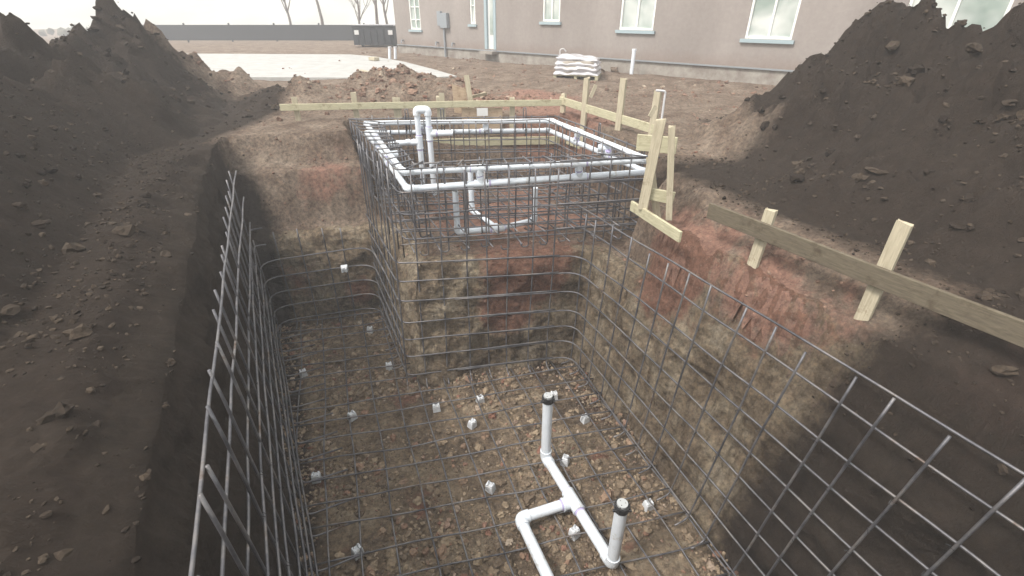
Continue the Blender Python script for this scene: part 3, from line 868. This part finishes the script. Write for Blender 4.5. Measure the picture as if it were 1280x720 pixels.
# ------------------------------------------------------------------ house
H0, H1 = at_z(498, 66, 0), at_z(843, 95, 0)
hd = (H1-H0); hd.z = 0; hd.normalize(); hn = Vector((hd.y, -hd.x, 0))   # hn points to the viewer
ang = math.atan2(hd.y, hd.x)
def hu(px, py=30):
    d = ray(px, py); # intersect with the plane of the facade
    t = (H0-EYE).dot(hn)/d.dot(hn); p = EYE+d*t; return (p-H0).dot(hd), p.z
house = thing('house', 'single-storey house with mauve-brown stucco wall and white-framed windows', 'house', (H0.x, H0.y, 0), ang)
LEN, HT, FZ, TH = 27.0, 3.15, .34, .3
op = []
def opening(xa, xb, yb, ztop, kind):
    ua, _ = hu(xa, yb); ub, zb = hu(xb, yb); op.append((ua, ub, zb, ztop, kind)); return ua, ub, zb
opening(513.5, 526.5, 37, 2.55, 'w22'); opening(588, 594.5, 30, 2.5, 'w1'); opening(606.5, 620.5, 62, 2.75, 'door')
opening(678, 699.5, 27, 2.5, 'w2'); opening(773.5, 816, 38, 2.5, 'w2b')
u6 = hu(930, 50)[0]; op.append((u6, u6+1.1, 1.0, 2.5, 'w2'))
u7 = hu(1120, 50)[0]; op.append((u7, u7+1.6, 1.0, 2.5, 'w2b'))
op = [(a, b, max(z, FZ+.01) if k == 'door' else z, t, k) for a, b, z, t, k in op]
def wall_mesh(openings, L, z0, z1, th):
    bm = bmesh.new(); us = sorted({0, L} | {v for o in openings for v in o[:2]}); zs = sorted({z0, z1} | {v for o in openings for v in o[2:4]})
    for a, b in zip(us, us[1:]):
        for c, d in zip(zs, zs[1:]):
            mu, mz = (a+b)/2, (c+d)/2
            if any(o[0] < mu < o[1] and o[2] < mz < o[3] for o in openings): continue
            add_box(bm, (mu, th/2, mz), (b-a, th, d-c))
    bmesh.ops.remove_doubles(bm, verts=bm.verts, dist=1e-4)
    # drop the inner faces between neighbouring cells
    seen = {}
    for f in bm.faces:
        k = tuple(round(x, 3) for x in f.calc_center_median()); seen.setdefault(k, []).append(f)
    bmesh.ops.delete(bm, geom=[f for fs in seen.values() if len(fs) > 1 for f in fs], context='FACES')
    return bm
obj('wall', wall_mesh(op, LEN, FZ, HT, TH), M['stucco'], house)
bm = bmesh.new(); add_box(bm, (TH/2, 5+TH/2+.001, (FZ+HT)/2), (TH, 10-TH+TH, HT-FZ)); obj('side_wall', bm, M['stucco'], house)
bm = bmesh.new(); add_box(bm, (LEN/2-.02, 5.0, (FZ-.5)/2), (LEN+.0, 9.94, FZ+.5)); obj('foundation', bm, M['foundation'], house)
bm = bmesh.new(); add_box(bm, (LEN/2, -.012, FZ-.01), (LEN, .03, .035)); obj('weep_screed', bm, M['meter_grey'], house)
bm = bmesh.new()
e = .5; vs = [(-e, -e, HT), (LEN+e, -e, HT), (LEN+e, 10+e, HT), (-e, 10+e, HT), (5, 5, HT+2.6), (LEN-5, 5, HT+2.6)]
vv = [bm.verts.new(v) for v in vs]
for q in ((0, 1, 5, 4), (1, 2, 5), (2, 3, 4, 5), (3, 0, 4), (0, 3, 2, 1)): bm.faces.new([vv[i] for i in q])
bmesh.ops.translate(bm, verts=bm.verts, vec=(0, 0, .15))
rr_ = obj('roof', bm, M['roofing'], house)
bm = bmesh.new(); add_box(bm, (LEN/2, 5, HT+.074), (LEN+2*e-.02, 10+2*e-.02, .14)); obj('fascia', bm, M['frame_white'], house)
bm = bmesh.new(); add_box(bm, (LEN/2, TH+4.6, FZ+.02), (LEN-.7, 9, .03)); obj('interior_floor', bm, M['curtain'], house)
bm = bmesh.new(); add_box(bm, (LEN/2, TH+1.6, (FZ+HT)/2), (LEN-.7, .06, HT-FZ-.05)); obj('interior_wall', bm, M['curtain'], house)
for a, b, z0, z1, k in op:
    w_ = b-a; cx, cz, hh = (a+b)/2, (z0+z1)/2, z1-z0
    if k == 'door':
        fr = bmesh.new(); t = .12
        for c, s in (((a+t/2, .06, cz), (t, .16, hh)), ((b-t/2, .06, cz), (t, .16, hh)), ((cx, .06, z1-t/2), (w_-2*t, .158, t))): add_box(fr, c, s)
        d = obj('door', fr, M['frame_blue'], house)
        g_ = bmesh.new(); add_box(g_, (cx, .08, cz-t/2), (w_-2*t-.004, .05, hh-t-.004)); obj('door_panel', g_, M['door_white'], d)
        g_ = bmesh.new(); add_box(g_, (cx+.02, .05, cz+.1), ((w_-2*t)*.5, .02, hh-.75)); obj('pane', g_, M['glass'], d)
        g_ = bmesh.new(); add_box(g_, (cx, -.14, z0-.10), (w_+.1, .3, .09)); obj('threshold', g_, M['foundation'], d)
        continue
    t = .055; fr = bmesh.new()
    for c, s in (((a+t/2, .07, cz), (t, .10, hh)), ((b-t/2, .07, cz), (t, .10, hh)), ((cx, .07, z1-t/2), (w_-2*t, .098, t)), ((cx, .07, z0+t/2), (w_-2*t, .098, t))): add_box(fr, c, s)
    if k in ('w2', 'w2b', 'w22'): add_box(fr, (cx, .072, cz), (.05, .08, hh-2*t))
    nbar = {'w22': (.22, .5, .75), 'w2': (.62,), 'w2b': (.7,), 'w1': (.45,)}[k]
    for q in nbar: add_box(fr, (cx, .074, z0+hh*q), (w_-2*t, .07, .035))
    wd = obj('window', fr, M['frame_white'], house)
    g_ = bmesh.new(); add_box(g_, (cx, .085, cz), (w_-2*t, .012, hh-2*t)); obj('pane', g_, M['glass'], wd)
    g_ = bmesh.new(); add_box(g_, (cx, -.02, z0-.05), (w_+.16, .10, .08)); obj('sill', g_, M['frame_blue'], wd)
# meter box on the wall
um, zm = hu(557.5, 25); zt_ = hu(557.5, 16)[1]; zb_ = hu(557.5, 35)[1]
bm = bmesh.new(); add_box(bm, (um, -.08, (zt_+zb_)/2), (.40, .16, zt_-zb_), None, .01); mb = obj('meter_box', bm, M['meter_grey'], house)
bm = bmesh.new(); add_box(bm, (um-.32, -.05, zb_+.32), (.22, .10, .5), None, .01); obj('breaker_box', bm, M['meter_grey'], mb)
bm = bmesh.new(); add_tube(bm, [(um-.1, -.05, zb_), (um-.1, -.05, -.1)], .04, 8); obj('conduit', bm, M['meter_grey'], mb)
for px, s in ((548, 1), (568, 1), (505, 1)):
    uu = hu(px, 52)[0]; bm = bmesh.new(); add_tube(bm, [(uu, -.02, .5), (uu, -.12, .52), (uu, -.14, .40)], .03, 8); obj('hose_bib', bm, M['meter_grey'], house)

# stubs and pipes against the house
hp = thing('standpipe', 'white upright plastic pipe in front of the house wall at the right', 'plumbing')
p = at_z(789, 92, .02); pipe('pipe', [p-Vector((0, 0, .2)), at_y(793, 62, p.y)], .055, hp); pt_ = at_y(793, 62, p.y); pipe('cap', [pt_-Vector((0, 0, .03)), pt_+Vector((0, 0, .02))], .066, hp)
for k, (px, y0, y1) in enumerate(((487, 74, 58.5), (494, 73, 58.5))):
    p = at_z(px, y0, .02); t_ = at_y(px, y1, p.y)
    o = thing('standpipe', ['left one of two short white pipe stubs standing by the concrete slab', 'right one of two short white pipe stubs standing by the concrete slab'][k], 'plumbing', group='white pipe stubs by the slab')
    pipe('pipe', [p-Vector((0, 0, .1)), t_], .055, o); pipe('cap', [t_-Vector((0, 0, .05)), t_+Vector((0, 0, .01))], .066, o, 0, 'pvc_old')
hb = thing('hose_riser', 'thin hooked pipe riser beside the plastic-wrapped pallet', 'plumbing')
p = at_z(700, 84, 0); q = at_y(700, 62, p.y); pipe('pipe', [p, q, q+Vector((.12, 0, .03)), q+Vector((.2, 0, -.06))], .02, hb, .05, 'pvc_old')
for k, (px, y0, y1) in enumerate(((824, 90, 76), (843, 92, 80))):
    p = at_z(px, y0, 0); t_ = at_y(px, y1, p.y)
    o = thing('survey_stake', ['short wooden stake near the foundation, right of the tall white pipe', 'short wooden stake near the foundation, rightmost of the yard'][k], 'stake', group='survey stakes in the yard')
    stake(p-Vector((0, 0, .1)), t_, o, .09, .04, 0)

# pallet of bags under plastic film
pc = at_z(729, 96, 0); pal = thing('pallet', 'wooden pallet carrying plastic-wrapped bags in front of the house', 'pallet', (pc.x-.15, pc.y, grade(pc.x, pc.y)), R(-14))
for k in range(6): bm = bmesh.new(); add_box(bm, (0, -.5+k*.2, .125), (1.2, .12, .022)); obj('deck_board', bm, M['pine'], pal)
for k in range(3): bm = bmesh.new(); add_box(bm, (-.56+k*.56, 0, .065), (.08, 1.1, .095)); obj('stringer', bm, M['pine'], pal)
for k in range(3): bm = bmesh.new(); add_box(bm, (0, -.45+k*.45, .008), (1.2, .12, .018)); obj('bottom_board', bm, M['pine'], pal)
bg = thing('wrapped_bags', 'stack of sacks under crumpled whitish plastic film on the pallet', 'bags', (pc.x-.15, pc.y, grade(pc.x, pc.y)+.137), R(-14))
def bagm(c, s, rz):
    bm = bmesh.new(); bmesh.ops.create_cube(bm, size=1); bmesh.ops.subdivide_edges(bm, edges=bm.edges, cuts=5, use_grid_fill=True)
    for v in bm.verts:
        d = v.co.copy(); k = (1-abs(d.x*2)**4*.5)*(1-abs(d.y*2)**4*.4); d.z *= k
        v.co = Matrix.Rotation(rz, 3, 'Z') @ Vector((d.x*s[0], d.y*s[1], d.z*s[2])) + Vector(c)
        v.co += Vector((1, 1, 1))*noise.noise(v.co*5)*.02
    return bm
for lay in range(3):
    for k in range(3): obj('sack', bagm((.02*lay, -.34+k*.34, .07+lay*.11), (1.0-.08*lay, .36, .13), 0), M['bag'], bg, True)
bm = bmesh.new(); bmesh.ops.create_cube(bm, size=1); bmesh.ops.subdivide_edges(bm, edges=bm.edges, cuts=16, use_grid_fill=True)
for v in bm.verts:
    d = v.co.copy(); z = d.z+.5
    sx = 1.16-.12*z + .06*math.cos(z*19); sy = 1.1-.1*z+.06*math.cos(z*19)
    r_ = Vector((d.x*sx, d.y*sy, z*(.43-.09*d.x)))
    cr = min(1, (abs(d.x)*2)**8+(abs(d.y)*2)**8); r_.z *= 1-.10*cr*z
    r_ += Vector((noise.noise(r_*4), noise.noise(r_*4+Vector((5, 0, 0))), noise.noise(r_*5)))*.06
    r_.z = max(r_.z, .0); v.co = r_
obj('plastic_film', bm, M['film'], bg, True)

# debris beside the pallet
rng = random.Random(3)
for k, (px, py, sx, lab) in enumerate(((768, 88, .6, 'dark lump of torn sheeting between the pallet and the tall white pipe'), (751, 90, .35, 'small dark lump of debris right against the pallet'))):
    c = at_z(px, py, 0); V, Fc = [], []; add_rock(V, Fc, Vector((0, 0, .05)), sx*.35, 2, .5)
    me = bpy.data.meshes.new('debris_lump'); me.from_pydata(V, [], Fc); me.materials.append(M['soil_yard'])
    o = bpy.data.objects.new('debris_lump', me); COL.objects.link(o); o.location = (c.x, c.y, grade(c.x, c.y)); tag(o, lab, 'debris')

# concrete slab
pxs = [(60, 66), (437, 68), (468, 70.5), (505, 77), (540, 86), (571, 95), (520, 97.5), (437, 97), (60, 95)]
bm = bmesh.new(); t1 = [bm.verts.new((*at_z(x, y, .06).xy, .06)) for x, y in pxs]; t0 = [bm.verts.new((v.co.x, v.co.y, -.15)) for v in t1]
bm.faces.new(t1)
for i in range(len(t1)): bm.faces.new((t1[i], t0[i], t0[(i+1) % len(t1)], t1[(i+1) % len(t1)]))
bmesh.ops.recalc_face_normals(bm, faces=bm.faces)
tag(obj('concrete_slab', bm, M['concrete']), kind='structure')
lb = thing('loose_board', 'weathered plank lying across the concrete slab', 'timber'); a, b = at_z(450, 87, .09), at_z(476, 93, .09)
plank('plank', a, b, .02, .12, lb, 'stake_wood')
lb = thing('loose_board', 'small block of wood lying at the far edge of the concrete slab', 'timber'); a, b = at_z(464, 73, .12), at_z(471, 74, .12)
plank('plank', a, b, .10, .2, lb, 'stake_wood')

# dumpster and dark fence behind it
dc = at_z(474, 58, .0); dd = thing('dumpster', 'black steel dumpster with two pale stickers left of the house corner', 'dumpster', (dc.x, dc.y, 0), R(-2))
wpx = (499-449)/F*(dc.y*math.cos(PITCH)+1.6*.5); hh = 1.6-math.tan(R(30)-math.atan((360-32)/F))*dc.y
bm = bmesh.new(); W, D_, T_ = wpx, 1.5, .05
for c, s in (((0, -D_/2, hh/2+.05), (W, T_, hh-.1)), ((0, D_/2, hh/2+.05), (W, T_, hh-.1)), ((-W/2+T_/2, 0, hh/2+.05), (T_, D_-T_, hh-.102)), ((W/2-T_/2, 0, hh/2+.05), (T_, D_-T_, hh-.102)), ((0, 0, .13), (W-.1, D_-.06, .06))): add_box(bm, c, s)
obj('container', bm, M['dumpster_black'], dd)
bm = bmesh.new()
for k in range(6): add_box(bm, (-W/2+.2+k*(W-.4)/5, -D_/2-.05, hh/2+.02), (.06, .05, hh-.22))
obj('ribs', bm, M['dumpster_black'], dd)
bm = bmesh.new(); add_tube(bm, [(-W/2, -D_/2-.02, hh), (W/2, -D_/2-.02, hh)], .05, 8); obj('rim', bm, M['dumpster_black'], dd)
for x in (-W/2+.22, W/2-.16):
    bm = bmesh.new(); add_box(bm, (x, -D_/2-.085, hh-.28), (.22, .01, .2)); obj('sticker', bm, M['sticker'], dd)
for x in (-W/2+.2, W/2-.2):
    bm = bmesh.new(); add_tube(bm, [(x-.06, 0, .09), (x+.06, 0, .09)], .09, 12); obj('wheel', bm, M['rubber'], dd)
bm = bmesh.new()
for k in range(7):
    x = -W/2+.3+k*(W-.6)/6; add_box(bm, (x, 0, hh+.0), (.4, .7, .12), R(20*k), .02)
obj('rubbish_bags', bm, M['film'], dd)
fa, fb = at_z(250, 52, 0), at_z(505, 50, 0)
fn = thing('fence', 'dark silt fence running behind the dumpster', 'fence')
fa.y = fb.y = 34
for k in range(9):
    x = -26+k*2.8; bm = bmesh.new(); add_box(bm, (x, 34, .35), (.08, .08, 1.2)); obj('post', bm, M['blackfence'], fn)
bm = bmesh.new(); add_box(bm, (-14.8, 33.93, .42), (22.4, .02, .86)); obj('fabric', bm, M['blackfence'], fn)

# bare trees
def tree(loc, H, seed, label):
    rg = random.Random(seed); root = thing('bare_tree', label, 'tree', loc, group='bare trees on the skyline')
    tr = bmesh.new(); br = bmesh.new()
    def grow(bm, p, d, L, r, depth):
        pts = [p]; rs = [r]; q = p.copy(); dd_ = d.copy()
        for k in range(4):
            dd_ = (dd_+Vector((rg.uniform(-.16, .16), rg.uniform(-.16, .16), rg.uniform(-.02, .1)))).normalized()
            q = q+dd_*L/4; pts.append(q.copy()); rs.append(r*(1-.15*(k+1)))
        add_tube(bm, pts, rs, 6 if depth < 2 else 4)
        if depth >= 5: return
        for k in range(3 if depth else 6):
            t = rg.uniform(.25, 1); i = min(3, int(t*4)); pp = pts[i].lerp(pts[i+1], t*4-i)
            nd = (dd_+Vector((rg.uniform(-1, 1), rg.uniform(-1, 1), rg.uniform(-.1, .5)))*.85).normalized()
            grow(br, pp, nd, L*rg.uniform(.5, .72), rs[i]*.55, depth+1)
    grow(tr, Vector((0, 0, -.1)), Vector((rg.uniform(-.1, .1), 0, 1)), H*.55, H*.018, 0)
    obj('trunk', tr, M['bark'], root, True); obj('crown', br, M['bark'], root, True)
tl = [(447, 44, 6.0, 'bare spreading tree, leftmost of those on the skyline'), (469, 40, 7.5, 'bare tree with the thickest trunk, behind the middle of the dumpster'), (481, 42, 6.5, 'slim bare tree just left of the house corner'),
      (400, 46, 8, 'bare tree left of the dumpster on the skyline, farther out'), (360, 50, 7, 'bare tree far to the left beyond the added earth heap')]
for k, (px, y, H, lab) in enumerate(tl):
    d = ray(px, 14); t = y/d.y; tree((d.x*t, y, 0), H, 10+k, lab)
V, Fc = [], []
for k in range(500):
    x = random.uniform(-60, 10); add_rock(V, Fc, Vector((x, 72+random.uniform(-3, 3), -.9+random.uniform(0, .3))), random.uniform(.3, .6), 1, .9)
me = bpy.data.meshes.new('far_scrub'); me.from_pydata(V, [], Fc); me.materials.append(M['scrub']); o = bpy.data.objects.new('far_scrub', me); COL.objects.link(o)
tag(o, 'low dull scrub along the horizon behind the dark fence', 'scrub', None, 'stuff')

bm = bmesh.new(); add_box(bm, (0, 32, 2.5), (120, 96, 12.2)); hz = obj('haze', bm, M['shadow_dark']); tag(hz, kind='stuff')
hm = bpy.data.materials.new('haze'); hm.use_nodes = True; hn_ = hm.node_tree; hn_.nodes.clear()
ho = hn_.nodes.new('ShaderNodeOutputMaterial'); hv = hn_.nodes.new('ShaderNodeVolumePrincipled'); hv.inputs['Color'].default_value = (.95, .96, 1, 1); hv.inputs['Density'].default_value = .008
hn_.links.new(hv.outputs[0], ho.inputs['Volume']); hz.data.materials.clear(); hz.data.materials.append(hm)
# ------------------------------------------------------------------ light, sky, camera
SUN_EL, SUN_AZ = R(52), R(236)     # azimuth of the sun measured clockwise from +Y
w_ = bpy.data.worlds.new('World'); sc.world = w_; w_.use_nodes = True
nt = w_.node_tree; bg_ = nt.nodes['Background']
sk = nt.nodes.new('ShaderNodeTexSky'); sk.sky_type = 'NISHITA'; sk.sun_disc = False
sk.sun_elevation = SUN_EL; sk.sun_rotation = SUN_AZ; sk.air_density = 1.0; sk.dust_density = 4.0; sk.ozone_density = 1.0
tc_ = nt.nodes.new('ShaderNodeTexCoord'); mp_ = nt.nodes.new('ShaderNodeMapping'); mp_.inputs['Scale'].default_value = (1, 1, 3.5); nt.links.new(tc_.outputs['Generated'], mp_.inputs['Vector'])
cf_ = ramp(nt, ntex(nt, mp_.outputs[0], 2.2, 7, .6, .3), [(.25, (.45, .45, .45)), (.6, (.92, .92, .92))])
cs_ = mixc(nt, cf_, sk.outputs[0], (4.6, 4.45, 3.95))
nt.links.new(cs_, bg_.inputs[0]); bg_.inputs[1].default_value = .15
sl = bpy.data.lights.new('sun', 'SUN'); sl.energy = 1.5; sl.angle = R(12); sl.color = (1, .95, .88)
so = bpy.data.objects.new('sun', sl); COL.objects.link(so)
sd = Vector((math.sin(SUN_AZ)*math.cos(SUN_EL), math.cos(SUN_AZ)*math.cos(SUN_EL), math.sin(SUN_EL)))
so.rotation_euler = (-sd).to_track_quat('-Z', 'Y').to_euler()
cam = bpy.data.cameras.new('camera'); co = bpy.data.objects.new('camera', cam); COL.objects.link(co)
co.location = EYE; co.rotation_euler = (R(90)-PITCH, 0, 0)
cam.sensor_fit = 'HORIZONTAL'; cam.sensor_width = 36; cam.lens = 36*F/1280; cam.clip_end = 2000; cam.clip_start = .02
sc.camera = co
sc.view_settings.view_transform = 'Standard'; sc.view_settings.look = 'None'; sc.view_settings.exposure = 1.3; sc.view_settings.gamma = 1
sc.view_settings.use_curve_mapping = False
